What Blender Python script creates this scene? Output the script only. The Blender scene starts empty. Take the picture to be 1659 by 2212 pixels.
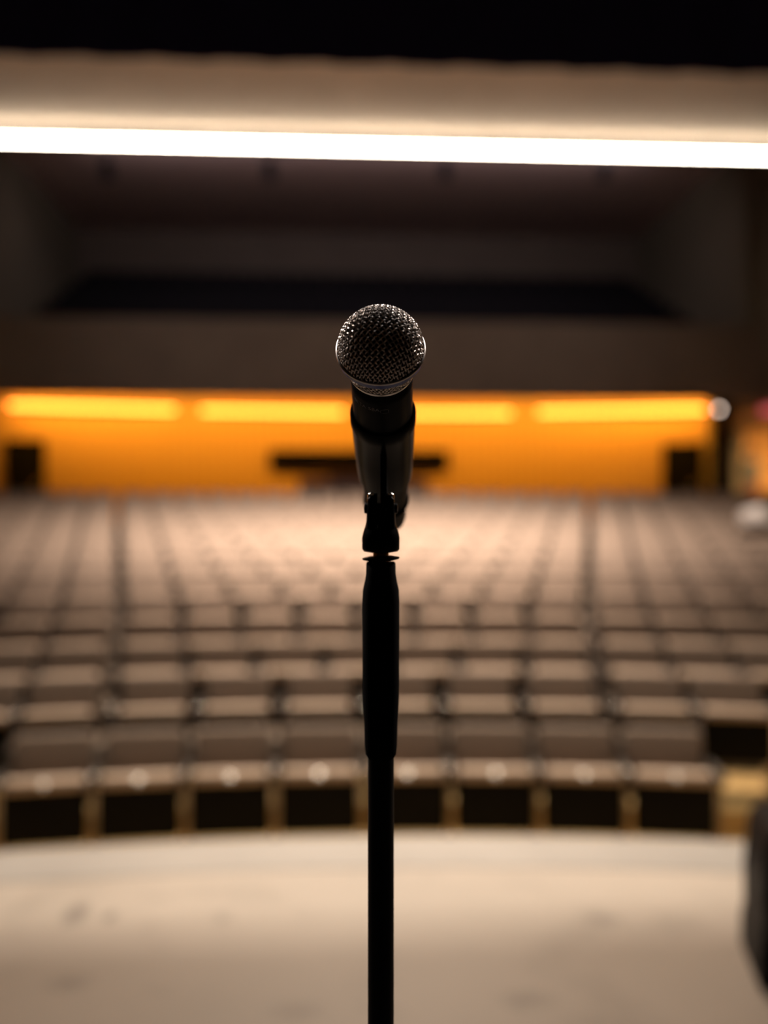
import bpy, bmesh, math, random
from mathutils import Vector, Matrix
random.seed(7)
C = bpy.context.scene.collection
PI = math.pi
# ------------------------------------------------------------------ camera, world, exposure, house lights, added fill lights
YAW = math.radians(3.2)
CZ = 2.2
FPX = 2000.0
cam_d = bpy.data.cameras.new('camera'); cam = bpy.data.objects.new('camera', cam_d); C.objects.link(cam)
cam.location = (0, 0, CZ); cam.rotation_euler = (PI/2, 0, -YAW)
cam_d.sensor_fit = 'HORIZONTAL'; cam_d.sensor_width = 36; cam_d.lens = 36*FPX/1659
cam_d.clip_start = 0.05; cam_d.clip_end = 100
cam_d.dof.use_dof = True; cam_d.dof.focus_distance = 0.547; cam_d.dof.aperture_fstop = 3.15
bpy.context.scene.camera = cam
vs = bpy.context.scene.view_settings
vs.view_transform = 'Standard'; vs.look = 'None'; vs.gamma = 1; vs.exposure = 0.0; vs.use_curve_mapping = False
w = bpy.data.worlds.new('world'); bpy.context.scene.world = w; w.use_nodes = True
w.node_tree.nodes['Background'].inputs[0].default_value = (0.5, 0.42, 0.38, 1)
w.node_tree.nodes['Background'].inputs[1].default_value = 0.0

def area(name, loc, aim, sx, sy, power, col, spread=PI):
    l = bpy.data.lights.new(name, 'AREA'); l.shape = 'RECTANGLE'; l.size = sx; l.size_y = sy
    l.energy = power; l.color = col; l.spread = spread
    o = bpy.data.objects.new(name, l); C.objects.link(o); o.location = loc
    o.rotation_euler = (Vector(aim)-Vector(loc)).to_track_quat('-Z', 'Y').to_euler()
    return o
WARM = (1.0, 0.79, 0.60)
area('house_light_front', (0.9, 6.2, 8.9), (0.9, 4.6, 0), 9.0, 0.5, 165, (1.0, 0.90, 0.75), math.radians(75))
area('house_light_rows', (0.6, 11.8, 9.1), (0.6, 7.6, 0), 3.6, 0.8, 310, WARM, math.radians(62))
area('house_light_middle', (0.6, 10.2, 9.1), (0.6, 14.2, 1), 6.0, 1.2, 1080, (1.0, 0.82, 0.68), math.radians(76))
area('balcony_fill', (0.9, 21.0, 10.3), (0.9, 22.5, 9), 13.0, 0.3, 75, (1.0, 0.80, 0.76))  # added fill for the dark upper ceiling and rear wall, no fixture there
area('balcony_front_fill', (0.9, 16.8, 9.3), (0.9, 20.3, 5.6), 12.0, 0.3, 10, (1.0, 0.85, 0.75), math.radians(60))  # added fill that lifts the balcony front, not a fixture
area('stage_top_fill', (0.15, 1.5, 4.0), (0.1, 1.0, 2.0), 2.4, 1.2, 8, (1.0, 0.94, 0.90), math.radians(130))  # added overhead lamp standing in for the lit ceiling above the stage
def spot(name, loc, aim, power, col, cone, rad):
    l = bpy.data.lights.new(name, 'SPOT'); l.energy = power; l.color = col; l.spot_size = math.radians(cone); l.spot_blend = 0.3; l.shadow_soft_size = rad
    o = bpy.data.objects.new(name, l); C.objects.link(o); o.location = loc
    o.rotation_euler = (Vector(aim)-Vector(loc)).to_track_quat('-Z', 'Y').to_euler()
spot('mic_rim_fill_left', (-3.1, 3.6, 5.1), (0.03, 0.54, 2.29), 1000, (1.0, 0.86, 0.76), 9, 0.32)  # added narrow rim light for the microphone's left edge, no real spotlight
spot('mic_rim_fill_right', (3.4, 3.2, 5.1), (0.03, 0.54, 2.29), 950, (1.0, 0.86, 0.76), 9, 0.32)  # same added rim light for the right edge

def W(X, d, z=0.0):
    """metres right of / ahead of the camera's foot -> world"""
    return Vector((X*math.cos(YAW)+d*math.sin(YAW), -X*math.sin(YAW)+d*math.cos(YAW), z))
def at(px, d, z=0.0): return W((px-829.5)/FPX*d, d, z)
def topx(v):
    X = v[0]*math.cos(YAW)-v[1]*math.sin(YAW); d = v[0]*math.sin(YAW)+v[1]*math.cos(YAW)
    return 829.5+FPX*X/d, d

# ------------------------------------------------------------------ materials
def mat(name, col, rough=0.6, metal=0.0, spec=0.5, noise=None, bump=None, coat=0.0, sheen=0.0):
    m = bpy.data.materials.new(name); m.use_nodes = True
    nt = m.node_tree; b = nt.nodes['Principled BSDF']
    b.inputs['Roughness'].default_value = rough; b.inputs['Metallic'].default_value = metal
    b.inputs['Specular IOR Level'].default_value = spec
    b.inputs['Coat Weight'].default_value = coat; b.inputs['Sheen Weight'].default_value = sheen
    tc = nt.nodes.new('ShaderNodeTexCoord')
    n = nt.nodes.new('ShaderNodeTexNoise'); sc, amt = noise or (30, 0.08)
    n.inputs['Scale'].default_value = sc; n.inputs['Detail'].default_value = 5
    nt.links.new(tc.outputs['Object'], n.inputs['Vector'])
    r = nt.nodes.new('ShaderNodeValToRGB')
    r.color_ramp.elements[0].position = 0.3; r.color_ramp.elements[1].position = 0.7
    r.color_ramp.elements[0].color = tuple(c*(1-amt) for c in col)+(1,)
    r.color_ramp.elements[1].color = tuple(min(1, c*(1+amt)) for c in col)+(1,)
    nt.links.new(n.outputs['Fac'], r.inputs['Fac']); nt.links.new(r.outputs['Color'], b.inputs['Base Color'])
    if bump:
        n2 = nt.nodes.new('ShaderNodeTexNoise'); n2.inputs['Scale'].default_value = bump[0]
        nt.links.new(tc.outputs['Object'], n2.inputs['Vector'])
        bp = nt.nodes.new('ShaderNodeBump'); bp.inputs['Strength'].default_value = bump[1]; bp.inputs['Distance'].default_value = 0.002
        nt.links.new(n2.outputs['Fac'], bp.inputs['Height']); nt.links.new(bp.outputs['Normal'], b.inputs['Normal'])
    return m
def emit(name, col, s):
    m = bpy.data.materials.new(name); m.use_nodes = True; nt = m.node_tree
    nt.nodes.clear(); e = nt.nodes.new('ShaderNodeEmission'); o = nt.nodes.new('ShaderNodeOutputMaterial')
    e.inputs[0].default_value = col+(1,); e.inputs[1].default_value = s
    nt.links.new(e.outputs[0], o.inputs[0]); return m
def slatted(name, c1, c2, scale, rough=0.5):
    """vertical timber boards: wave bands across the wall"""
    m = mat(name, c1, rough); nt = m.node_tree; b = nt.nodes['Principled BSDF']
    tc = nt.nodes.new('ShaderNodeTexCoord'); wv = nt.nodes.new('ShaderNodeTexWave')
    wv.bands_direction = 'X'; wv.inputs['Scale'].default_value = scale; wv.inputs['Distortion'].default_value = 0.6
    nt.links.new(tc.outputs['Object'], wv.inputs['Vector'])
    mx = nt.nodes.new('ShaderNodeMix'); mx.data_type = 'RGBA'
    mx.inputs[6].default_value = c1+(1,); mx.inputs[7].default_value = c2+(1,)
    nt.links.new(wv.outputs['Fac'], mx.inputs[0]); nt.links.new(mx.outputs[2], b.inputs['Base Color'])
    return m
def stage_mat():
    m = mat('stage_paint', (0.46, 0.39, 0.33), 0.55, noise=(1.1, 0.10)); nt = m.node_tree; b = nt.nodes['Principled BSDF']
    tc = nt.nodes.new('ShaderNodeTexCoord'); base = b.inputs['Base Color'].links[0].from_socket
    n = nt.nodes.new('ShaderNodeTexNoise'); n.inputs['Scale'].default_value = 3.2; n.inputs['Detail'].default_value = 3
    nt.links.new(tc.outputs['Object'], n.inputs['Vector'])
    r = nt.nodes.new('ShaderNodeValToRGB'); r.color_ramp.elements[0].position = 0.56; r.color_ramp.elements[1].position = 0.72
    nt.links.new(n.outputs['Fac'], r.inputs['Fac'])
    fac = nt.nodes.new('ShaderNodeMath'); fac.operation = 'MULTIPLY'; fac.inputs[1].default_value = 0.35
    nt.links.new(r.outputs['Color'], fac.inputs[0])
    last = fac.outputs[0]
    # scuffs of their own shape
    for px, d, sx, sy in ((165, 3.46, 0.06, 0.13), (238, 3.43, 0.035, 0.06), (480, 3.42, 0.05, 0.07), (1300, 3.42, 0.09, 0.07), (150, 2.95, .1, .08), (1140, 2.85, .12, .08), (640, 2.78, .12, .08)):
        p = at(px, d, 0.7)
        mp = nt.nodes.new('ShaderNodeMapping'); mp.vector_type = 'TEXTURE'
        mp.inputs['Location'].default_value = p; mp.inputs['Scale'].default_value = (sx, sy, 1)
        nt.links.new(tc.outputs['Object'], mp.inputs['Vector'])
        g = nt.nodes.new('ShaderNodeTexGradient'); g.gradient_type = 'SPHERICAL'
        nt.links.new(mp.outputs[0], g.inputs['Vector'])
        a = nt.nodes.new('ShaderNodeMath'); a.operation = 'ADD'; a.use_clamp = True
        s = nt.nodes.new('ShaderNodeMath'); s.operation = 'MULTIPLY'; s.inputs[1].default_value = 1.6 if px < 300 and d > 3 else 0.7
        nt.links.new(g.outputs['Fac'], s.inputs[0]); nt.links.new(s.outputs[0], a.inputs[1]); nt.links.new(last, a.inputs[0]); last = a.outputs[0]
    mx = nt.nodes.new('ShaderNodeMix'); mx.data_type = 'RGBA'
    nt.links.new(last, mx.inputs[0]); nt.links.new(base, mx.inputs[6]); mx.inputs[7].default_value = (0.24, 0.20, 0.17, 1)
    nt.links.new(mx.outputs[2], b.inputs['Base Color'])
    return m
M = dict(
    stage=stage_mat(), lip=mat('stage_edge_paint', (0.37, 0.34, 0.315), 0.5, noise=(2, 0.08)),
    hall=mat('hall_floor_timber', (0.50, 0.33, 0.13), 0.5, noise=(3, 0.1)),
    tier=mat('tier_carpet', (0.10, 0.075, 0.055), 0.9, noise=(20, 0.2)),
    ceil=mat('ceiling_plaster', (0.80, 0.64, 0.50), 0.9, noise=(0.8, 0.06)),
    ceil2=mat('upper_ceiling_plaster', (0.60, 0.46, 0.47), 0.9),
    wallp=mat('side_wall_paint', (0.20, 0.18, 0.14), 0.9),
    fascia=mat('balcony_front_plaster', (0.22, 0.185, 0.165), 0.85, noise=(1.5, 0.08)),
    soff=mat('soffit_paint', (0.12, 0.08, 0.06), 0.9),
    wood=slatted('honey_timber_boards', (0.80, 0.48, 0.17), (0.66, 0.36, 0.11), 1.3),
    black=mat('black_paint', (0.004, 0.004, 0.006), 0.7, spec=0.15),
    curtain=mat('navy_black_velvet', (0.022, 0.020, 0.06), 0.95, spec=0.1),
    back=mat('shaded_back_fabric', (0.23, 0.17, 0.13), 0.85, noise=(60, 0.12), bump=(400, 0.3)), uph=mat('taupe_seat_fabric', (0.40, 0.30, 0.23), 0.8, noise=(60, 0.12), bump=(400, 0.3)),  # backrest colour darkened to stand in for shade on the upright backs
    shell=mat('black_seat_shell', (0.004, 0.0035, 0.003), 0.6, spec=0.1),
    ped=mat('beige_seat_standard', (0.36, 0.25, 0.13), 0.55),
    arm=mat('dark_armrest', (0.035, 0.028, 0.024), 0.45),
    plate=mat('brushed_steel_plate', (0.9, 0.85, 0.8), 0.2, 1.0),
    glass=mat('dark_booth_glass', (0.003, 0.004, 0.006), 0.2, spec=0.2),
    door=mat('dark_door_paint', (0.006, 0.004, 0.004), 0.7, spec=0.15),
    redbr=mat('reddish_brown_laminate', (0.07, 0.03, 0.02), 0.5),
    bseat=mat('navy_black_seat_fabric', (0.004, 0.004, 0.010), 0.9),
    wire=mat('grille_steel', (0.62, 0.55, 0.51), 0.32, 1.0), rim=mat('satin_nickel', (0.55, 0.52, 0.51), 0.3, 1.0),
    blue=mat('blue_band_enamel', (0.006, 0.04, 0.28), 0.35, 0.0), foam=mat('black_foam', (0.004, 0.004, 0.004), 1.0, spec=0.1),
    handle=mat('black_satin_enamel', (0.004, 0.004, 0.005), 0.4, spec=0.05), ink=mat('grey_print', (0.09, 0.085, 0.09), 0.6),
    clip=mat('black_glossy_plastic', (0.002, 0.002, 0.002), 0.3, spec=0.05), rubber=mat('black_rubber_grip', (0.001, 0.001, 0.001), 0.95, spec=0.05),
    tube=mat('black_steel_tube', (0.0015, 0.0015, 0.002), 0.5, spec=0.1), chrome=mat('chrome', (0.9, 0.88, 0.86), 0.12, 1.0), brass=mat('brass', (0.85, 0.5, 0.18), 0.3, 1.0),
    cab=mat('black_cabinet_paint', (0.005, 0.005, 0.006), 0.6, spec=0.2), mesh=mat('black_speaker_mesh', (0.01, 0.01, 0.011), 0.7),
    white=mat('white_canvas', (0.8, 0.74, 0.7), 0.8), skin=mat('skin', (0.55, 0.34, 0.25), 0.6), hair=mat('dark_hair', (0.02, 0.014, 0.01), 0.6),
    shirt=mat('grey_shirt_cloth', (0.16, 0.18, 0.19), 0.9), trous=mat('dusty_red_cloth', (0.28, 0.09, 0.08), 0.9),
    steel=mat('blue_grey_steel', (0.10, 0.12, 0.17), 0.5, 0.3),
    strip=emit('strip_light_glow', (1.0, 0.90, 0.74), 34.0), amber=emit('amber_lamp_glow', (1.0, 0.25, 0.03), 9.0),
    red=emit('exit_sign_red', (1.0, 0.02, 0.03), 0.55), signw=emit('exit_letter_white', (1, 0.75, 0.75), 0.6), bulb=emit('small_lamp_glow', (1, 0.75, 0.6), 7.0),
)
# ------------------------------------------------------------------ mesh helpers
def link(name, me, m, parent=None):
    o = bpy.data.objects.new(name, me); C.objects.link(o)
    if m is not None: me.materials.append(m)
    if parent: o.parent = parent
    return o
def from_bm(name, bm, m, parent=None, smooth=True):
    bmesh.ops.recalc_face_normals(bm, faces=bm.faces)
    me = bpy.data.meshes.new(name); bm.to_mesh(me); bm.free()
    if smooth:
        me.polygons.foreach_set('use_smooth', [True]*len(me.polygons))
        try: me.set_sharp_from_angle(angle=math.radians(40))
        except Exception: pass
    return link(name, me, m, parent)
def box(bm, x0, x1, y0, y1, z0, z1, bev=0.0, seg=2, mtx=None):
    r = bmesh.ops.create_cube(bm, size=1.0); v = r['verts']
    for p in v: p.co = Vector(((x0+x1)/2+p.co.x*(x1-x0), (y0+y1)/2+p.co.y*(y1-y0), (z0+z1)/2+p.co.z*(z1-z0)))
    if bev > 0:
        es = list({e for p in v for e in p.link_edges})
        g = bmesh.ops.bevel(bm, geom=es, offset=bev, segments=seg, profile=0.5, affect='EDGES')
        v = list({p for f in g['faces'] for p in f.verts} | {p for p in v if p.is_valid})
    if mtx is not None:
        for p in v: p.co = mtx @ p.co
    return v
def lathe(bm, prof, n=48, mtx=None, a0=0, a1=2*PI, cap=True):
    full = abs(a1-a0-2*PI) < 1e-6; rings = []
    for r, z in prof:
        ring = []
        for i in range(n if full else n+1):
            a = a0+(a1-a0)*i/n
            p = Vector((r*math.cos(a), r*math.sin(a), z))
            ring.append(bm.verts.new(mtx @ p if mtx is not None else p))
        rings.append(ring)
    for A, B in zip(rings, rings[1:]):
        k = len(A)
        for i in range(k if full else k-1):
            bm.faces.new((A[i], A[(i+1) % k], B[(i+1) % k], B[i]))
    if cap and full:
        for ring in (rings[0], rings[-1]):
            try: bm.faces.new(ring)
            except Exception: pass
    return rings
def tube(bm, pts, r, n=6, closed=False):
    rings = []; N = len(pts); prev = None
    for i, p in enumerate(pts):
        a = pts[(i-1) % N] if (closed or i > 0) else p
        b = pts[(i+1) % N] if (closed or i < N-1) else p
        t = (b-a).normalized()
        if prev is None: u = t.orthogonal().normalized()
        else:
            u = prev-t*prev.dot(t); u.normalize()
        prev = u; v = t.cross(u)
        rings.append([bm.verts.new(p+(u*math.cos(2*PI*k/n)+v*math.sin(2*PI*k/n))*r) for k in range(n)])
    for i in range(N if closed else N-1):
        A, B = rings[i], rings[(i+1) % N]
        for k in range(n): bm.faces.new((A[k], A[(k+1) % n], B[(k+1) % n], B[k]))
    if not closed:
        bm.faces.new(rings[0]); bm.faces.new(rings[-1])
def prism(bm, pts, z0, z1):
    a = [bm.verts.new((x, y, z0)) for x, y in pts]; b = [bm.verts.new((x, y, z1)) for x, y in pts]
    n = len(pts)
    for i in range(n): bm.faces.new((a[i], a[(i+1) % n], b[(i+1) % n], b[i]))
    bm.faces.new(a); bm.faces.new(b)
def struct(name, bm, m, smooth=False):
    o = from_bm(name, bm, m, None, smooth); o['kind'] = 'structure'; return o
def thing(name, label, cat, loc=(0, 0, 0), rz=0, group=None):
    o = bpy.data.objects.new(name, None); o.empty_display_size = 0.1; C.objects.link(o)
    o.location = loc; o.rotation_euler = (0, 0, rz); o['label'] = label; o['category'] = cat
    if group: o['group'] = group
    return o
def tag(o, label, cat, group=None, kind=None):
    o['label'] = label; o['category'] = cat
    if group: o['group'] = group
    if kind: o['kind'] = kind
    return o

# ------------------------------------------------------------------ large structure
XL, XR = -9.4, 9.75          # hall side walls
BXL, BXR = -7.55, 9.35       # balcony side walls
RC = Vector((0, -6.3))       # centre of the curved rows
def arc(R, x0, x1, n=60, rc=RC):
    return [(x0+(x1-x0)*i/n, rc.y+math.sqrt(max(0.0, R*R-(x0+(x1-x0)*i/n-rc.x)**2))) for i in range(n+1)]
R0, DR, NR = 12.12, 0.985, 15
FH = [0.0, 0.19, 0.28, 0.385, 0.505]
while len(FH) < NR: FH.append(FH[-1]+0.13)
BACKZ = FH[-1]+0.10
# the hall floor: flat front, curved carpeted tiers
bm = bmesh.new(); box(bm, XL, XR, -4, 30, -0.3, 0.0); struct('floor', bm, M['hall'])
bm = bmesh.new()
for k in range(1, NR):
    if k == 2: struct('floor', bm, M['hall']); bm = bmesh.new()
    Ra = R0+DR*k-0.42; Rb = R0+DR*(k+1)-0.42 if k < NR-1 else None
    a = arc(Ra, XL, XR)
    b = arc(Rb, XL, XR) if Rb else [(x, 26.0) for x, y in a]
    prism(bm, a+b[::-1], 0.0, FH[k])
a = arc(R0+DR*NR-0.42, XL, XR); prism(bm, a+[(x, 26.0) for x, y in a][::-1], FH[-1]-0.01, BACKZ)
o = struct('floor', bm, M['tier'])
# stage platform with a curved front and a paler painted edge
SR = 10.57
def stage_poly(R): return arc(R, XL, XR, 80)
bm = bmesh.new(); prism(bm, stage_poly(SR-0.37)+[(XR, -4), (XL, -4)], 0.0, 0.70); struct('floor', bm, M['stage'])
bm = bmesh.new(); prism(bm, stage_poly(SR)+stage_poly(SR-0.365)[::-1], 0.0, 0.702); struct('trim_1', bm, M['lip'])
# side walls, rear wall of the stage
bm = bmesh.new(); box(bm, XL-0.25, XL, -4, 26, 0, 9.4); struct('wall_left', bm, M['wallp'])
OPY0, OPY1, OPZ = 18.2, 22.0, 4.15      # doorway in the right wall, under the balcony
bm = bmesh.new()
box(bm, XR, XR+0.25, -4, OPY0, 0, 10.6); box(bm, XR, XR+0.25, OPY1, 28.2, 0, 10.6); box(bm, XR, XR+0.25, OPY0, OPY1, OPZ, 10.6)
struct('wall_right', bm, M['wallp'])
bm = bmesh.new(); box(bm, XL, XR, -4.25, -4, 0, 9.4); struct('wall_rear_of_stage', bm, M['black']).name = 'wall_front'
# lobby behind the doorway
bm = bmesh.new()
box(bm, XR+0.25, 13, OPY0-1.5, OPY0-1.3, BACKZ-0.2, 4.6); box(bm, XR+0.25, 13, OPY1+1.3, OPY1+1.5, BACKZ-0.2, 4.6)
box(bm, 13, 13.2, OPY0-1.5, OPY1+1.5, BACKZ-0.2, 4.6)
struct('wall_lobby', bm, M['wood']).name = 'wall_right'
bm = bmesh.new(); box(bm, XR+0.25, 13, OPY0-1.5, OPY1+1.5, 4.6, 4.7); struct('ceiling', bm, M['soff'])
bm = bmesh.new(); box(bm, XR+0.25, 13, OPY0-1.5, OPY1+1.5, BACKZ-0.3, BACKZ-0.1); struct('floor', bm, M['tier'])
area('lobby_light', (11.5, 20.0, 4.5), (12.2, 20.2, 2), 1.6, 2.4, 380, (1.0, 0.62, 0.25))
# curved timber back wall of the hall
WR = 34.0; WC = Vector((0.6, 24.9-WR))
bm = bmesh.new(); prism(bm, arc(WR, XL, XR, 60, WC)+arc(WR+0.25, XL, XR, 60, WC)[::-1], 0.0, 5.5); struct('wall_back', bm, M['wood'])
def wall_y(x): return WC.y+math.sqrt(WR*WR-(x-WC.x)**2)
def onwall(px, off=0.0):
    d = 24.0
    for _ in range(12):
        p = at(px, d); e = wall_y(p.x)-off-p.y; d += e
    return p
# balcony: soffit, front, tiers, back and side walls
FY = 20.35; FZ0, FZ1 = 4.71, 6.42
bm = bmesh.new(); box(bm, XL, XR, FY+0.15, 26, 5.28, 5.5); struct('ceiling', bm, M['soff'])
bm = bmesh.new(); box(bm, XL, XR, FY, FY+0.15, FZ0, FZ1, 0.02, 2); struct('wall_balcony', bm, M['fascia']).name = 'wall_balcony'
bm = bmesh.new()
for k in range(8):
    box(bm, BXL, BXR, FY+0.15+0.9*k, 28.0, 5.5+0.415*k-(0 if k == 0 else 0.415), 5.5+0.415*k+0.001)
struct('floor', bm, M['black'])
bm = bmesh.new(); box(bm, XL, XR, 28.0, 28.2, 5.5, 10.6); struct('wall_back', bm, M['fascia'])
bm = bmesh.new(); box(bm, BXL-0.2, BXL, FY+0.15, 28, 5.5, 10.6); box(bm, XL, BXL-0.2, FY+0.15, FY+0.35, 5.5, 10.6); struct('wall_left', bm, M['wallp'])
bm = bmesh.new(); box(bm, BXR+0.05, XR, FY+0.15, 28, 5.5, 10.6); struct('wall_right', bm, M['wallp'])
# upper ceiling and the lower front ceiling with its lit edge
bm = bmesh.new(); box(bm, XL, XR+0.2, 18.2, 28.2, 10.6, 10.8); box(bm, XL, XR, 18.0, 18.2, 9.4, 10.8); struct('ceiling', bm, M['ceil2'])
bm = bmesh.new(); box(bm, XL, XR, -4, 18.0, 9.4, 9.6); struct('ceiling', bm, M['ceil'])

# ------------------------------------------------------------------ strip light on the ceiling edge
t = thing('strip_light', 'long bright white linear light running across the whole ceiling edge above the hall', 'light', (0.9, 17.8, 9.4))
bm = bmesh.new(); box(bm, -8.3, 8.3, 0.0, 0.05, -0.26, -0.006); box(bm, -8.3, 8.3, -0.06, 0.0, -0.15, -0.14); box(bm, -8.3, 8.3, -0.045, 0.0, -0.26, -0.25); from_bm('housing', bm, M['black'], t, False)
bm = bmesh.new(); box(bm, -8.25, 8.25, -0.04, -0.002, -0.245, -0.155); from_bm('diffuser', bm, M['strip'], t, False)

# valance curtain over the front of the stage
bm = bmesh.new(); n = 560; y0 = 4.62; zb = CZ+0.4845*4.63
def vy(x, ph): return y0+0.010*math.sin(x*16+ph)+0.005*math.sin(x*37+ph)
A = [[bm.verts.new((XL+0.05+(XR-XL-0.1)*i/n, vy(XL+(XR-XL)*i/n, 0)+dy, z)) for i in range(n+1)] for dy, z in ((0, 9.38), (0, zb), (0.02, zb), (0.02, 9.38))]
for a, b in zip(A, A[1:]+A[:1]):
    for i in range(n): bm.faces.new((a[i], a[i+1], b[i+1], b[i]))
t = from_bm('stage_valance', bm, M['curtain']); tag(t, 'wide navy-black pleated valance curtain hanging across the top of the stage opening', 'curtain')

# ceiling spotlights below the strip
SPL = ['outermost on the left', 'second from the left', 'just right of the microphone', 'outermost on the right']
for px, lb in zip((232, 582, 962, 1306), SPL):
    p = at(px, 21.6, 10.6)
    t = thing('ceiling_spotlight', 'small dark spotlight hanging under the upper ceiling, ' + lb, 'light', p, 0, 'spotlights under the upper ceiling')
    bm = bmesh.new(); lathe(bm, [(0.001, 0), (0.07, 0), (0.07, -0.03), (0.015, -0.035), (0.015, -0.30)], 16); from_bm('mount', bm, M['black'], t)
    bm = bmesh.new(); mt = Matrix.Translation((0, -0.05, -0.42)) @ Matrix.Rotation(math.radians(55), 4, 'X')
    lathe(bm, [(0.001, 0.2), (0.09, 0.19), (0.13, 0.12), (0.13, -0.12), (0.16, -0.2), (0.15, -0.2), (0.11, -0.1), (0.001, -0.1)], 20, mt); from_bm('lamp_can', bm, M['black'], t)
    bm = bmesh.new(); tube(bm, [Vector((-0.15, 0, -0.42)), Vector((-0.15, 0, -0.3)), Vector((0.15, 0, -0.3)), Vector((0.15, 0, -0.42))], 0.015); from_bm('yoke', bm, M['black'], t)

# amber wall lamps
LAMP = ((20, 378, 880.5, 'far left above the left door'), (436, 742, 889, 'left of the microphone'), (795, 1104, 893, 'right of the microphone'), (1163, 1524, 887.5, 'far right above the right door'))
for p0, p1, yy, lb in LAMP:
    a = onwall(p0, 0.14); b = onwall(p1, 0.14); c = (a+b)/2; L = (b-a).length; dm = topx(c)[1]
    z = CZ+(1106-yy)/FPX*dm
    t = thing('wall_lamp', 'long glowing amber linear lamp on the timber back wall, ' + lb, 'lamp', (c.x, c.y, z), math.atan2(b.y-a.y, b.x-a.x), 'amber lamps along the back wall')
    bm = bmesh.new(); box(bm, -L/2, L/2, -0.05, 0.03, -0.05, 0.05, 0.02, 3); from_bm('glowing_tube', bm, M['amber'], t)
    bm = bmesh.new(); box(bm, -L/2, L/2, 0.035, 0.06, -0.06, 0.06); 
    sg = wall_y(c.x)-c.y
    for s in (-0.8, 0, 0.8): box(bm, s*L/2-0.03, s*L/2+0.03, 0.06, 0.12, -0.03, 0.03)
    from_bm('backplate', bm, M['black'], t, False)
# small round lamp at the end of the wall
p = at(1553, 21.8); z = CZ+(1106-884)/FPX*21.8
t = thing('round_wall_lamp', 'small round pinkish-white lamp beside the right end of the amber lights', 'lamp', (p.x, p.y, z))
bm = bmesh.new(); bmesh.ops.create_uvsphere(bm, u_segments=16, v_segments=10, radius=0.05); from_bm('globe', bm, M['bulb'], t)
bm = bmesh.new(); tube(bm, [Vector((0, 0, 0.045)), Vector((0.0, 0, 5.28-z))], 0.010); from_bm('arm', bm, M['black'], t)

area('amber_wash_fill', (0.9, 23.0, 5.22), (0.9, 24.8, 3.2), 17.5, 0.12, 330, (1.0, 0.48, 0.05))  # unseen area light added to boost the amber lamps' glow on the timber
# doors of the back wall
def door(idx, px0, px1, ytop):
    a = onwall(px0, 0.0); b = onwall(px1, 0.0); c = (a+b)/2; L = (b-a).length; dm = topx(c)[1]
    zt = CZ+(1106-ytop)/FPX*dm
    rz = math.atan2(b.y-a.y, b.x-a.x)
    bm = bmesh.new(); box(bm, -L/2, L/2, -0.06, 0.0, 0, zt-BACKZ, 0.005)
    o = from_bm('door_%d' % idx, bm, M['door'], None, False); o.location = (c.x, c.y, BACKZ); o.rotation_euler = (0, 0, rz); o['kind'] = 'structure'
    bm = bmesh.new()
    for s in (-1, 1): box(bm, s*(L/2+0.03)-0.03, s*(L/2+0.03)+0.03, -0.08, 0.0, 0, zt-BACKZ+0.06)
    box(bm, -L/2-0.06, L/2+0.06, -0.08, 0, zt-BACKZ, zt-BACKZ+0.06); from_bm('door_frame', bm, M['door'], o, False)
    bm = bmesh.new(); tube(bm, [Vector((L/2-0.12, -0.06, 1.0)), Vector((L/2-0.12, -0.11, 1.0)), Vector((L/2-0.26, -0.11, 1.0))], 0.012); from_bm('door_handle', bm, M['plate'], o)
door(1, 17, 93, 955); door(2, 1437, 1513, 962)
# control booth window and counter
a = onwall(583, 0.0); b = onwall(967, 0.0); c = (a+b)/2; L = (b-a).length; dm = topx(c)[1]
z0 = CZ+(1106-1013)/FPX*dm; z1 = CZ+(1106-972)/FPX*dm; rz = math.atan2(b.y-a.y, b.x-a.x)
bm = bmesh.new(); box(bm, -L/2+0.05, L/2-0.05, -0.06, -0.02, z0+0.05, z1-0.05); o = from_bm('window_1', bm, M['glass'], None, False); o['kind'] = 'structure'; o.location = (c.x, c.y-0.05, 0); o.rotation_euler = (0, 0, rz)
bm = bmesh.new()
box(bm, -L/2, L/2, -0.1, 0.1, z1-0.05, z1); box(bm, -L/2, L/2, -0.1, 0.1, z0, z0+0.05)
for x in (-L/2, -L/6, L/6, L/2-0.05): box(bm, x, x+0.05, -0.1, 0.1, z0+0.05, z1-0.05)
from_bm('window_frame', bm, M['black'], o, False)
p = at(785, 21.9)
t = thing('control_desk', 'long reddish-brown sound control desk below the dark booth window at the back wall', 'desk', (p.x, p.y, BACKZ), rz)
bm = bmesh.new(); box(bm, -1.5, 1.5, -0.35, 0.35, 1.0, 1.05, 0.01); from_bm('desktop', bm, M['redbr'], t, False)
bm = bmesh.new(); box(bm, -1.45, 1.45, -0.32, -0.28, 0, 1.0); from_bm('front_panel', bm, M['redbr'], t, False)
for s in (-1, 1):
    bm = bmesh.new(); box(bm, s*1.47-0.03, s*1.47+0.03, -0.33, 0.33, 0, 1.0); from_bm('side_panel', bm, M['redbr'], t, False)
t = thing('mixing_console', 'low dark mixing console lying on the reddish-brown control desk', 'console', (p.x, p.y, BACKZ+1.05), rz)
bm = bmesh.new(); prism(bm, [(-0.8, -0.2), (0.8, -0.2), (0.8, 0.3), (-0.8, 0.3)], 0, 0.1)
from_bm('console_body', bm, M['black'], t, False)
bm = bmesh.new()
for i in range(24): box(bm, -0.75+i*0.064, -0.735+i*0.064, -0.05, 0.0, 0.1, 0.115)
from_bm('faders', bm, M['plate'], t, False)

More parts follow.
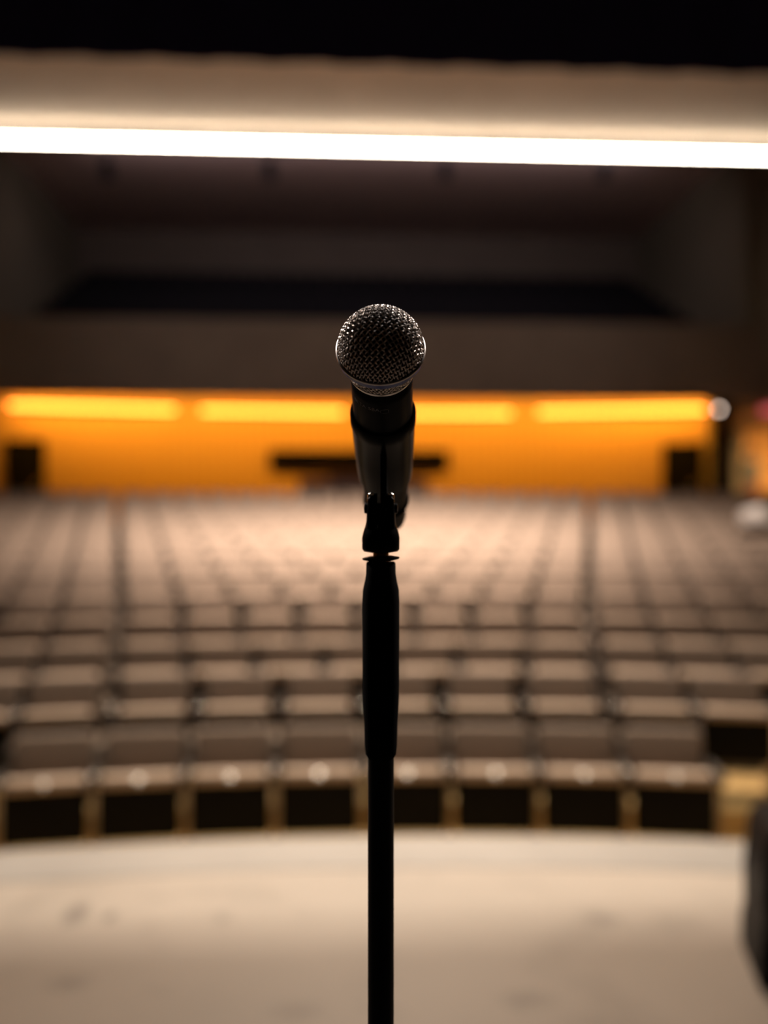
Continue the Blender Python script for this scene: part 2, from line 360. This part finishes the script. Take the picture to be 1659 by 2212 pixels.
# dark pillar right of the back wall, lintel, exit sign
p = at(1579, 22.9)
bm = bmesh.new(); box(bm, XR-0.32, XR, 22.15, 22.6, BACKZ, 5.28, 0.01); o = from_bm('pillar', bm, M['door'], None, False); tag(o, 'dark square pillar at the right end of the glowing timber wall', 'pillar')
bm = bmesh.new(); box(bm, XR-0.10, XR, OPY0-0.1, OPY1+0.1, OPZ, OPZ+0.34); struct('trim_2', bm, M['steel'])
bm = bmesh.new(); box(bm, XR-0.06, XR+0.02, OPY1, OPY1+0.1, BACKZ, OPZ); box(bm, XR-0.06, XR+0.02, OPY0-0.1, OPY0, BACKZ, OPZ); struct('door_3', bm, M['door'])
p = at(1663, 19.6)
t = thing('exit_sign', 'small lit red exit sign above the doorway at the right edge of the photo', 'sign', (p.x, p.y, CZ+(1106-886)/FPX*19.6-0.11), -0.25)
bm = bmesh.new(); box(bm, -0.19, 0.19, -0.03, 0.03, 0, 0.2, 0.008); from_bm('sign_box', bm, M['red'], t, False)
bm = bmesh.new(); tube(bm, [Vector((0, 0, 0.2)), Vector((0, 0, 1.0))], 0.012); from_bm('hanger', bm, M['black'], t)
def text_mesh(s, size, depth=0.0):
    cu = bpy.data.curves.new('txt', 'FONT'); cu.body = s; cu.size = size; cu.align_x = 'CENTER'; cu.align_y = 'CENTER'; cu.extrude = depth; cu.resolution_u = 3
    o = bpy.data.objects.new('txt', cu); C.objects.link(o); dg = bpy.context.evaluated_depsgraph_get()
    me = bpy.data.meshes.new_from_object(o.evaluated_get(dg)); bpy.data.objects.remove(o); return me
me = text_mesh('EXIT', 0.15, 0.003)
o = link('lettering', me, M['signw'], t); me.materials.clear(); me.materials.append(M['signw']); o.location = (0, -0.033, 0.1); o.rotation_euler = (PI/2, 0, 0)

# ------------------------------------------------------------------ seats
def seat_parts(full):
    P = {}
    bm = bmesh.new(); mt = Matrix.Translation((0, 0.20, 0.40)) @ Matrix.Rotation(math.radians(-9), 4, 'X')
    box(bm, -0.245, 0.245, -0.045, 0.035, 0.0, 0.41, 0.034, 3, mt)
    for v in bm.verts: v.co.y += 0.35*v.co.x**2*-1
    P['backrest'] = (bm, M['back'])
    bm = bmesh.new(); box(bm, -0.225, 0.225, -0.215, -0.095, 0.565, 0.635, 0.03, 3)
    box(bm, -0.215, 0.215, -0.125, -0.06, 0.27, 0.60, 0.025, 2)
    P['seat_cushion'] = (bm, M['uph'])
    bm = bmesh.new(); vs_ = box(bm, -0.243, 0.243, -0.205, -0.12, 0.205, 0.585, 0.03, 3)
    for v in bm.verts:
        if v.co.z < 0.3: v.co.z += 0.9*v.co.x**2
    P['seat_shell'] = (bm, M['shell'])
    bm = bmesh.new(); box(bm, -0.287, -0.263, -0.15, 0.22, 0.02, 0.575, 0.008, 2); box(bm, -0.295, -0.255, -0.19, 0.26, 0.0, 0.03, 0.006, 1)
    P['pedestal'] = (bm, M['ped'])
    bm = bmesh.new(); box(bm, -0.302, -0.248, -0.20, 0.20, 0.575, 0.625, 0.02, 3); box(bm, -0.285, -0.265, 0.12, 0.19, 0.6, 0.74, 0.006, 1)
    P['armrest'] = (bm, M['arm'])
    if full:
        bm = bmesh.new(); mt = Matrix.Translation((0, 0.235, 0.36)) @ Matrix.Rotation(math.radians(-9), 4, 'X')
        box(bm, -0.24, 0.24, 0.0, 0.02, 0.0, 0.43, 0.009, 2, mt); P['back_shell'] = (bm, M['shell'])
        bm = bmesh.new(); mt = Matrix.Translation((0, -0.211, 0.612)) @ Matrix.Rotation(math.radians(40), 4, 'X')
        lathe(bm, [(0.001, 0.008), (0.020, 0.0075), (0.025, 0.003), (0.026, -0.004)], 16, mt); P['number_plate'] = (bm, M['plate'])
        bm = bmesh.new(); lathe(bm, [(0.001, 0.014), (0.012, 0.010), (0.018, 0.0), (0.018, -0.006)], 16, Matrix.Translation((-0.275, -0.17, 0.628))); P['arm_cap'] = (bm, M['plate'])
    return {k: from_bm(k, b, m).data for k, (b, m) in P.items()}
def clear_protos(before):
    for o in list(C.objects):
        if o not in before: bpy.data.objects.remove(o)
before = set(C.objects)
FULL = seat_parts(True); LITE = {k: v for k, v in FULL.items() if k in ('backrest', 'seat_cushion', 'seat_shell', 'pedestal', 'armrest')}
clear_protos(before)
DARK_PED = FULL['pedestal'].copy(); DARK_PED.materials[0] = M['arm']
bm = bmesh.new(); box(bm, 0.263, 0.287, -0.15, 0.22, 0.02, 0.575, 0.008, 2); box(bm, 0.255, 0.295, -0.19, 0.26, 0.0, 0.03, 0.006, 1); o = from_bm('p', bm, M['ped']); END_P = o.data; bpy.data.objects.remove(o)
bm = bmesh.new(); box(bm, 0.248, 0.302, -0.20, 0.20, 0.575, 0.625, 0.02, 3); o = from_bm('p', bm, M['arm']); END_A = o.data; bpy.data.objects.remove(o)

ORD = ['', 'first', 'second', 'third', 'fourth', 'fifth', 'sixth', 'seventh', 'eighth', 'ninth', 'tenth', 'eleventh', 'twelfth', 'thirteenth', 'fourteenth', 'fifteenth', 'sixteenth', 'seventeenth', 'eighteenth', 'nineteenth', 'twentieth']
PITCH = 0.55
def ray_angle(px, R):
    lo, hi = 2.0, 40.0
    for _ in range(50):
        m_ = (lo+hi)/2; p = at(px, m_)
        if (p.xy-RC).length < R: lo = m_
        else: hi = m_
    return math.atan2(p.x-RC.x, p.y-RC.y)
edges = {0: (208, 1348), 1: (228, 1318), 2: (240, 1292), 3: (248, 1282)}
total = 0
for k in range(NR):
    R = R0+DR*k
    eL, eR = edges.get(k, (254, 1276))
    aL, aR = ray_angle(eL, R), ray_angle(eR, R)
    gap = 0.035/R if k > 0 else 0.0
    n = max(1, int(((aR-aL)-2*gap)*R/PITCH+0.15))
    step = ((aR-aL)-2*gap)/n
    angs = [(aL+gap+step*(i+0.5), i == n-1) for i in range(n)]
    st = PITCH/R
    for s, a0, lim in ((-1, aL, -60), (1, aR, 1719)):
        j = 0
        while True:
            a = a0+s*(gap+st*(j+0.5)); p = RC+Vector((math.sin(a), math.cos(a)))*R
            x = topx((p.x, p.y))[0]
            if k == 0 and j >= 1: break
            if (s < 0 and x < lim) or (s > 0 and x > lim): break
            if p.x > XR-0.7 or p.x < XL+0.7: break
            angs.append((a, s > 0 and k == 0)); j += 1
            if j > 20: break
    angs.sort()
    pxs = []
    for a, last in angs:
        p = RC+Vector((math.sin(a), math.cos(a)))*R; pxs.append(topx((p.x, p.y))[0])
    left = [i for i, x in enumerate(pxs) if x < 823]; right = [i for i, x in enumerate(pxs) if x >= 823]
    rown = 'front row' if k == 0 else ('back row' if k == NR-1 else ORD[k+1]+' row from the front')
    for i, (a, last) in enumerate(angs):
        p = RC+Vector((math.sin(a), math.cos(a)))*R
        if i in left: nth = len(left)-left.index(i); side = 'left'
        else: nth = right.index(i)+1; side = 'right'
        lab = 'taupe tip-up auditorium seat, %s, %s seat %s of the microphone stand' % (rown, ORD[nth], side)
        t = thing('auditorium_seat', lab, 'seat', (p.x, p.y, FH[k]), -a, 'taupe tip-up seats, '+rown)
        full = k < 2; made = {}
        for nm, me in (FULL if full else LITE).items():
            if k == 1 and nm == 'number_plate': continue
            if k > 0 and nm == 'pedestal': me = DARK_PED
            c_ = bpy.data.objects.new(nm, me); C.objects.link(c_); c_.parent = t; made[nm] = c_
            if nm == 'armrest': c_.parent = made['pedestal']
            if nm == 'number_plate': c_.parent = made['seat_cushion']
        if i == len(angs)-1:
            for nm, me in (('pedestal', END_P), ('armrest', END_A)):
                c_ = bpy.data.objects.new(nm, me); C.objects.link(c_); c_.parent = t
        total += 1
print('SEATS', total)
# balcony seating: past the three hundred individual seats, one object
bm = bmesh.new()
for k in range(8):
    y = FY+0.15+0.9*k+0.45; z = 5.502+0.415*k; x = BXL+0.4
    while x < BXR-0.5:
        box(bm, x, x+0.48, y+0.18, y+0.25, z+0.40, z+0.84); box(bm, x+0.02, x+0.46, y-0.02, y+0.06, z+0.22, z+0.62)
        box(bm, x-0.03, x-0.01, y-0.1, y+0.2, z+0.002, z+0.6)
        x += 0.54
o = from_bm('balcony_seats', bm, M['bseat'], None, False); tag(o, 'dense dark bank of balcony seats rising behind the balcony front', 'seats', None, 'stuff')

# ------------------------------------------------------------------ microphone
AX0 = W(-0.0019, 0.537, CZ+0.0935)                 # centre of the grille's widest ring
TE = 0.198
adir_c = Vector((-0.0040, -0.866*TE, 0.5*TE)).normalized()
adir = (W(adir_c.x, adir_c.y, 0)+Vector((0, 0, adir_c.z))).normalized()
base = AX0-adir*TE
mic = thing('microphone', 'black handheld vocal microphone with silver wire-mesh ball and blue ring, held in the stand clip', 'microphone', base)
zax = adir; xax = Vector((math.cos(YAW), -math.sin(YAW), 0)); xax = (xax-zax*xax.dot(zax)).normalized(); yax = zax.cross(xax)
RM = Matrix((xax, yax, zax)).transposed()
mic.rotation_mode = 'QUATERNION'; mic.rotation_quaternion = RM.to_quaternion()
# local frame: +Z along the microphone towards the ball, -Y faces down/towards the camera, ring plane at z = TE
def ms(name, bm, m, parent=mic): return from_bm(name, bm, m, parent)
RD = 0.0247; HD = 0.0250       # dome radius and height
def dome(theta, phi, dr=0.0):
    """theta from the pole"""
    s = math.sin(theta); c = math.cos(theta)
    return Vector(((RD+dr)*s*math.cos(phi), (RD+dr)*s*math.sin(phi), TE+0.001+(HD+dr)*(abs(c)**0.93 if c > 0 else 0)))
# woven wire dome
bm = bmesh.new(); p_ = 0.0027; TH = math.radians(91); rmax = TH; da = p_/RD
nw = int(rmax/da)+1; rot = math.radians(38)
for fam in (0, 1):
    for i in range(-nw, nw+1):
        u = (i+0.5)*da
        if abs(u) >= rmax: continue
        half = math.sqrt(rmax*rmax-u*u); m_ = max(4, int(2*half/da*4)); pts = []
        for j in range(m_+1):
            v = -half+2*half*j/m_
            par = 1 if i % 2 == 0 else -1
            h = 0.00046*par*math.cos(PI*(v/da))*(1 if fam == 0 else -1)
            # crossings of the other family lie at v = (k+.5)*da
            h = 0.00046*par*math.sin(PI*(v/da))*(1 if fam == 0 else -1)
            uu, vv = (u, v) if fam == 0 else (v, u)
            th = math.hypot(uu, vv); ph = math.atan2(vv, uu)+rot
            pts.append(dome(min(th, PI/2), ph, h-0.0002))
        if len(pts) > 2: tube(bm, pts, 0.00042, 6)
mesh_o = ms('wire_mesh_ball', bm, M['wire'])
# foam behind the wires
bm = bmesh.new(); prof = [(0.0001, TE+HD-0.0012)]
for i in range(1, 19): th = PI/2*i/18; prof.append(((RD-0.0014)*math.sin(th), TE+0.0008+(HD-0.0016)*(max(0, math.cos(th))**0.93)))
prof += [(RD-0.0018, TE-0.002), (0.0178, TE-0.0165), (0.001, TE-0.0165)]
lathe(bm, prof, 48); o = ms('foam_liner', bm, M['foam'])
# band
bm = bmesh.new()
lathe(bm, [(0.0244, TE+0.0018), (0.0254, TE+0.0023), (0.0261, TE+0.0017), (0.0262, TE+0.0008), (0.0257, TE+0.0002), (0.0244, TE)], 96, cap=False); o = ms('upper_rim', bm, M['rim'])
bm = bmesh.new(); lathe(bm, [(0.0240, TE+0.0003), (0.0255, TE+0.0002), (0.0250, TE-0.0036), (0.0236, TE-0.0038)], 96, cap=False); o = ms('blue_ring', bm, M['blue']); o['label'] = 'dark blue ring'
bm = bmesh.new(); lathe(bm, [(0.0234, TE-0.0036), (0.0247, TE-0.0037), (0.0244, TE-0.0043), (0.0230, TE-0.0044)], 96, cap=False); ms('lower_rim', bm, M['rim'])
# woven cone below the band
bm = bmesh.new(); zt, zb_ = TE-0.0045, TE-0.0162
def cone(f, ph, dr): 
    r = 0.0236+(0.0190-0.0236)*f**0.9+dr; return Vector((r*math.cos(ph), r*math.sin(ph), zt+(zb_-zt)*f))
nc = 38; slant = 3.4*2*PI/nc
for s in (-1, 1):
    for i in range(nc):
        pts = []
        for j in range(25):
            f = j/24; ph = 2*PI*i/nc+s*slant*(f-0.5)
            h = 0.00034*math.sin(PI*3.4*2*(f-0.5)+PI*i)*s
            pts.append(cone(f, ph, h))
        tube(bm, pts, 0.00030, 5)
ms('wire_mesh_cone', bm, M['wire'])
bm = bmesh.new(); lathe(bm, [(0.0180, TE-0.0158), (0.0190, TE-0.0160), (0.0195, TE-0.0166), (0.0194, TE-0.0182), (0.0186, TE-0.0188), (0.0170, TE-0.0188)], 72, cap=False); ms('collar', bm, M['rim'])
bm = bmesh.new()
lathe(bm, [(0.001, TE-0.0175), (0.0174, TE-0.0178), (0.0174, TE-0.0225), (0.0186, TE-0.0245), (0.0189, TE-0.028), (0.0187, TE-0.07), (0.0182, TE-0.11), (0.0164, TE-0.145), (0.0150, TE-0.175), (0.0147, 0.008), (0.0140, 0.003), (0.0120, 0.0), (0.001, 0.0)], 64)
handle = ms('handle', bm, M['handle'])
bm = bmesh.new(); lathe(bm, [(0.0170, TE-0.168), (0.01565, TE-0.168), (0.01565, TE-0.1705), (0.0150, TE-0.1705)], 48, cap=False); ms('end_ring', bm, M['clip'])
# printed lettering wrapped round the handle
def wrap(me, ang0, z0, r, flip=1):
    for v in me.vertices:
        a = ang0+v.co.x/r; rr = r+0.00008
        v.co = Vector((rr*math.cos(a), rr*math.sin(a), z0+v.co.y))
me = text_mesh('BETA 58A', 0.0044); wrap(me, -PI/2-0.57, TE-0.0325, 0.0189); me.materials.clear(); me.name = 'lettering'
o = link('lettering', me, M['ink'], handle); o['label'] = 'faint grey BETA 58A lettering'
bm = bmesh.new(); ring = []
for k in range(40):
    a = 2*PI*k/40; c_, s_ = math.cos(a), math.sin(a)
    ex = math.copysign(abs(c_)**0.5, c_)*0.0024; ez = math.copysign(abs(s_)**0.5, s_)*0.0016
    an = -PI/2+0.08+ex/0.0189; ring.append(Vector((0.01895*math.cos(an), 0.01895*math.sin(an), TE-0.0335+ez)))
tube(bm, ring, 0.00018, 4, True); ms('logo_badge', bm, M['ink'], handle)
# ------------------------------------------------------------------ stand with clip
SD = 0.590; sp = W(-0.0020, SD, 0.70)
st = thing('microphone_stand', 'tall straight black microphone stand with clip rising in the middle of the photo', 'stand', sp, -YAW)
Zr = CZ-0.70            # camera height above the stage
def zpix(y): return Zr-(y-1106)/FPX*SD
def so(name, prof, m, n=48, parent=st):
    bm = bmesh.new(); lathe(bm, prof, n); return from_bm(name, bm, m, parent)
bm = bmesh.new(); lathe(bm, [(0.001, 0.0), (0.125, 0.0), (0.127, 0.004), (0.127, 0.012), (0.120, 0.020), (0.04, 0.032), (0.02, 0.04), (0.001, 0.04)], 64); from_bm('round_base', bm, M['tube'], st)
so('pole', [(0.0083, 0.035), (0.0083, zpix(1627)), (0.001, zpix(1627))], M['tube'])
so('lower_pole', [(0.0130, 0.04), (0.0130, 0.72), (0.016, 0.725), (0.016, 0.80), (0.0085, 0.81)], M['tube'])
so('clutch_grip', [(0.0084, zpix(1636)), (0.0098, zpix(1628)), (0.0103, zpix(1610)), (0.0107, zpix(1560)), (0.0114, zpix(1520)), (0.0117, zpix(1480)), (0.0118, zpix(1300)), (0.0115, zpix(1275)), (0.0103, zpix(1256)), (0.0094, zpix(1240)), (0.0093, zpix(1216)), (0.0086, zpix(1213)), (0.001, zpix(1213))], M['rubber'])
so('threaded_stud', [(0.0050, zpix(1216)), (0.0050, zpix(1186)), (0.001, zpix(1186))], M['brass'])
bm = bmesh.new(); lathe(bm, [(0.0045, -0.0013), (0.0080, -0.0016), (0.0117, -0.0006), (0.0119, 0.0006), (0.0070, 0.0016), (0.0045, 0.0016)], 40, Matrix.Translation((0, 0, zpix(1206))) @ Matrix.Rotation(math.radians(-2), 4, 'Y'))
from_bm('lock_washer', bm, M['clip'], st)
# swivel bracket: round foot that narrows into two prongs
bm = bmesh.new()
so('bracket_foot', [(0.0060, zpix(1194)), (0.0108, zpix(1191)), (0.0119, zpix(1186)), (0.0120, zpix(1162)), (0.0113, zpix(1150)), (0.0099, zpix(1136)), (0.0090, zpix(1120)), (0.0078, zpix(1098)), (0.0055, zpix(1090)), (0.001, zpix(1088))], M['clip'])
for s in (-1, 1):
    bm = bmesh.new(); prof = []
    z_a, z_b = zpix(1140), zpix(1084)
    N = 14
    for i in range(N+1):
        f = i/N; z = z_a+(z_b-z_a)*f
        xo = 0.0094 - 0.0006*f; ro = 0.0080-0.001*f
        prof.append((z, xo, ro))
    # rounded top
    for i in range(1, 8):
        a = PI/2*i/8; prof.append((z_b+0.0055*math.sin(a), 0.0024+(0.0088-0.0024)*math.cos(a)**0.7, 0.007*math.cos(a)**0.8+0.0004))
    rings = []
    for z, xo, ro in prof:
        ring = []
        for j in range(24):
            a = 2*PI*j/24; xx = 0.0022+(xo-0.0022)*(0.5+0.5*math.copysign(abs(math.cos(a))**0.6, math.cos(a))); yy = ro*math.copysign(abs(math.sin(a))**0.7, math.sin(a))
            ring.append(bm.verts.new((s*xx, yy, z)))
        rings.append(ring)
    for A_, B_ in zip(rings, rings[1:]):
        for j in range(24): bm.faces.new((A_[j], A_[(j+1) % 24], B_[(j+1) % 24], B_[j]))
    bm.faces.new(rings[0]); bm.faces.new(rings[-1]); prong = from_bm('bracket_prong', bm, M['clip'], st)
    bm = bmesh.new(); bmesh.ops.create_uvsphere(bm, u_segments=16, v_segments=10, radius=0.0026, matrix=Matrix.Translation((s*0.0060, -0.0035, zpix(1074))))
    for v in bm.verts: v.co.z = zpix(1074)+(v.co.z-zpix(1074))*1.25
    o = from_bm('prong_glint', bm, M['chrome'], prong); o['label'] = 'chrome bead standing in for the glint on a prong tip'  # bead added for the light caught on the prong's top
bm = bmesh.new(); lathe(bm, [(0.001, -0.0108), (0.0030, -0.0105), (0.0034, -0.0098), (0.0034, 0.0098), (0.0030, 0.0105), (0.001, 0.0108)], 20, Matrix.Translation((0, 0, zpix(1098))) @ Matrix.Rotation(PI/2, 4, 'Y')); from_bm('pivot_bolt', bm, M['clip'], st)
bm = bmesh.new(); zz = zpix(1140)
box(bm, -0.0024, -0.0017, -0.0101, -0.0092, zz-0.0015, zz+0.0018); box(bm, -0.0020, 0.0016, -0.0101, -0.0092, zz-0.0018, zz-0.0011); from_bm('bracket_mark', bm, M['ink'], st)  # small raised grey bars on the bracket foot
# clip cradle: C-shaped sleeve, open away from the stand; built in the microphone's frame then moved to the stand's
toS = (Matrix.Translation(sp) @ Matrix.Rotation(-YAW, 4, 'Z')).inverted() @ (Matrix.Translation(base) @ RM.to_4x4())
def csleeve(bm, prof_o, prof_i, open_half, n=56):
    a0 = PI/2+open_half; a1 = PI/2+2*PI-open_half
    lo = []; li = []
    for prof, L in ((prof_o, lo), (prof_i, li)):
        for r, z in prof:
            L.append([bm.verts.new(toS @ Vector((r*math.cos(a0+(a1-a0)*i/n), r*math.sin(a0+(a1-a0)*i/n), z+0.006*0))) for i in range(n+1)])
    loop = lo+li[::-1]
    m_ = len(loop)
    for q in range(m_):
        A_, B_ = loop[q], loop[(q+1) % m_]
        for i in range(n): bm.faces.new((A_[i], A_[i+1], B_[i+1], B_[i]))
    bm.faces.new([L[0] for L in loop]); bm.faces.new([L[n] for L in loop])
bm = bmesh.new()
csleeve(bm, [(0.0203, TE-0.058), (0.0211, TE-0.060), (0.0211, TE-0.068), (0.0205, TE-0.0705), (0.0200, TE-0.10), (0.0190, TE-0.128), (0.0184, TE-0.134)],
        [(0.0192, TE-0.058), (0.0190, TE-0.100), (0.0178, TE-0.134)], math.radians(52))
from_bm('clip_cradle', bm, M['clip'], st)
# rib and tongue under the cradle, running down to the pivot between the prongs
bm = bmesh.new()
piv = toS.inverted() @ Vector((0, 0, zpix(1098)))
for x in (0,):
    pl = [(-0.0195, TE-0.078), (-0.0215, TE-0.078), (piv.y-0.003, piv.z+0.006), (piv.y-0.006, piv.z), (piv.y-0.003, piv.z-0.005), (piv.y+0.004, piv.z-0.005), (-0.0180, TE-0.130)]
    A_ = [bm.verts.new(toS @ Vector((x-0.0020, y, z))) for y, z in pl]; B_ = [bm.verts.new(toS @ Vector((x+0.0020, y, z))) for y, z in pl]
    for i in range(len(pl)): bm.faces.new((A_[i], A_[(i+1) % len(pl)], B_[(i+1) % len(pl)], B_[i]))
    bm.faces.new(A_); bm.faces.new(B_)
from_bm('clip_tongue', bm, M['rubber'], st, False)

# ------------------------------------------------------------------ stage loudspeaker at the right edge
p = at(1752, 3.02)
t = thing('stage_loudspeaker', 'black loudspeaker cabinet standing on the stage, cut by the right edge of the photo', 'loudspeaker', (p.x, p.y, 0.70), -0.25)
bm = bmesh.new()
pr = [(-0.19, 0.0), (-0.19, 0.12), (-0.165, 0.2), (-0.185, 0.26), (-0.165, 0.47), (-0.13, 0.505), (0.15, 0.505), (0.19, 0.47), (0.2, 0.0)]
A_ = [bm.verts.new((x, -0.17, z)) for x, z in pr]; B_ = [bm.verts.new((x, 0.17, z)) for x, z in pr]
for i in range(len(pr)): bm.faces.new((A_[i], A_[(i+1) % len(pr)], B_[(i+1) % len(pr)], B_[i]))
bm.faces.new(A_); bm.faces.new(B_)
bmesh.ops.bevel(bm, geom=list(bm.edges), offset=0.012, segments=2, affect='EDGES')
from_bm('cabinet', bm, M['cab'], t)
bm = bmesh.new(); box(bm, -0.14, 0.16, -0.178, -0.168, 0.05, 0.46, 0.004); from_bm('front_mesh', bm, M['mesh'], t)
bm = bmesh.new(); lathe(bm, [(0.045, 0.0), (0.05, -0.005), (0.06, 0.0)], 24, Matrix.Translation((0, -0.18, 0.40)) @ Matrix.Rotation(PI/2, 4, 'X'), cap=False); from_bm('tweeter_ring', bm, M['cab'], t)
bm = bmesh.new(); tube(bm, [Vector((-0.07, 0, 0.50)), Vector((-0.07, 0, 0.53)), Vector((0.08, 0, 0.53)), Vector((0.08, 0, 0.50))], 0.009, 8); from_bm('carry_handle', bm, M['cab'], t)

# ------------------------------------------------------------------ person by the doorway and white bag
def skin_mesh(verts, edges, radii, root=0, sub=2):
    me = bpy.data.meshes.new('body'); me.from_pydata(verts, edges, []); o = bpy.data.objects.new('tmp', me); C.objects.link(o)
    o.modifiers.new('s', 'SKIN')
    for i, r in enumerate(radii): me.skin_vertices[0].data[i].radius = (r, r) if not isinstance(r, tuple) else r
    for i in range(len(radii)): me.skin_vertices[0].data[i].use_root = (i == root)
    sb = o.modifiers.new('u', 'SUBSURF'); sb.levels = sub; sb.render_levels = sub
    dg = bpy.context.evaluated_depsgraph_get(); m2 = bpy.data.meshes.new_from_object(o.evaluated_get(dg)); bpy.data.objects.remove(o)
    m2.polygons.foreach_set('use_smooth', [True]*len(m2.polygons)); return m2
p = at(1622, 20.9)
t = thing('person', 'person in grey top and dusty red trousers standing by the lit doorway at the right', 'person', (p.x, p.y, BACKZ), 0.5)
V = [(0, 0, 0.93), (0, 0, 1.12), (0, 0, 1.32), (0, 0, 1.42), (0, -0.01, 1.50), (0, -0.015, 1.60), (0, -0.01, 1.68)]
Rr = [(0.15, 0.11), (0.13, 0.10), (0.16, 0.11), (0.10, 0.08), 0.052, (0.078, 0.095), (0.07, 0.08)]
E = [(0, 1), (1, 2), (2, 3), (3, 4), (4, 5), (5, 6)]
for s in (-1, 1):
    b0 = len(V); V += [(s*0.17, 0, 1.39), (s*0.22, 0.01, 1.12), (s*0.22, -0.05, 0.88), (s*0.22, -0.07, 0.80)]; Rr += [0.06, 0.042, 0.030, (0.04, 0.022)]; E += [(3, b0), (b0, b0+1), (b0+1, b0+2), (b0+2, b0+3)]
    h = len(V)
    for q, (dx, L) in enumerate(((-0.022, 0.07), (-0.008, 0.08), (0.006, 0.075), (0.02, 0.06))):
        V += [(s*0.22+dx*0.4, -0.075+dx, 0.75), (s*0.22+dx*0.3, -0.09+dx, 0.78-L)]; Rr += [0.009, 0.008]; E += [(b0+3, h+2*q), (h+2*q, h+2*q+1)]
    th = len(V); V += [(s*0.20, -0.115, 0.79), (s*0.195, -0.13, 0.755)]; Rr += [0.010, 0.009]; E += [(b0+3, th), (th, th+1)]
    l0 = len(V); V += [(s*0.09, 0, 0.85), (s*0.10, -0.01, 0.50), (s*0.10, 0.01, 0.09), (s*0.11, -0.15, 0.045)]; Rr += [0.088, 0.056, 0.040, (0.045, 0.035)]; E += [(0, l0), (l0, l0+1), (l0+1, l0+2), (l0+2, l0+3)]
me = skin_mesh(V, E, Rr); o = link('body', me, M['skin'], t)
# clothes: pieces of the same body pushed outwards
def cloth(name, zr, off, m, test=None):
    bm = bmesh.new(); bm.from_mesh(me); bm.normal_update()
    for v in bm.verts: v.co += v.normal*off
    kill = [f for f in bm.faces if not (zr[0] < f.calc_center_median().z < zr[1]) or (test and not test(f.calc_center_median()))]
    bmesh.ops.delete(bm, geom=kill, context='FACES'); bm2 = from_bm(name, bm, m, t); bm2.data.materials.clear(); bm2.data.materials.append(m)
cloth('shirt', (0.90, 1.455), 0.010, M['shirt'], lambda c: c.z > 0.98 or abs(c.x) < 0.17)
cloth('trousers', (0.08, 0.94), 0.012, M['trous'], lambda c: abs(c.x) < 0.185)
cloth('shoes', (-0.1, 0.085), 0.008, M['black'])
bm = bmesh.new(); bmesh.ops.create_uvsphere(bm, u_segments=20, v_segments=14, radius=1)
for v in bm.verts: v.co = Vector((v.co.x*0.088, v.co.y*0.105+0.012, 1.655+v.co.z*0.105))
bmesh.ops.delete(bm, geom=[v for v in bm.verts if v.co.y < -0.045 and v.co.z < 1.70], context='VERTS'); from_bm('hair', bm, M['hair'], t)
for s in (-1, 1):
    bm = bmesh.new(); bmesh.ops.create_uvsphere(bm, u_segments=8, v_segments=6, radius=0.012, matrix=Matrix.Translation((s*0.032, -0.095, 1.625))); from_bm('eye', bm, M['black'], t)
bm = bmesh.new(); bmesh.ops.create_cone(bm, segments=8, radius1=0.016, radius2=0.004, depth=0.04, cap_ends=True, matrix=Matrix.Translation((0, -0.112, 1.60))); from_bm('nose', bm, M['skin'], t)

# white garment draped over a seat back at the right edge
best = min((o for o in C.objects if o.name.startswith('auditorium_seat') and abs((o.location.xy-RC).length-(R0+DR*9)) < 0.05), key=lambda o: abs(topx(o.location)[0]-1668))
bm = bmesh.new(); vs_ = box(bm, -0.22, 0.22, -0.12, 0.10, 0.0, 0.27, 0.07, 4)
bmesh.ops.subdivide_edges(bm, edges=bm.edges[:], cuts=2, use_grid_fill=True)
for v in bm.verts: v.co += Vector((0.02*math.sin(v.co.z*31+v.co.y*20), 0.025*math.sin(v.co.x*27+v.co.z*9), 0.03*math.sin(v.co.x*17+1)*(v.co.z/0.25)))
o = from_bm('garment', bm, M['white']); o.location = best.location+Vector((0, 0.18, 0.84)); o.rotation_euler = best.rotation_euler
tag(o, 'crumpled white garment lying over a seat back at the right edge of the photo', 'clothing')
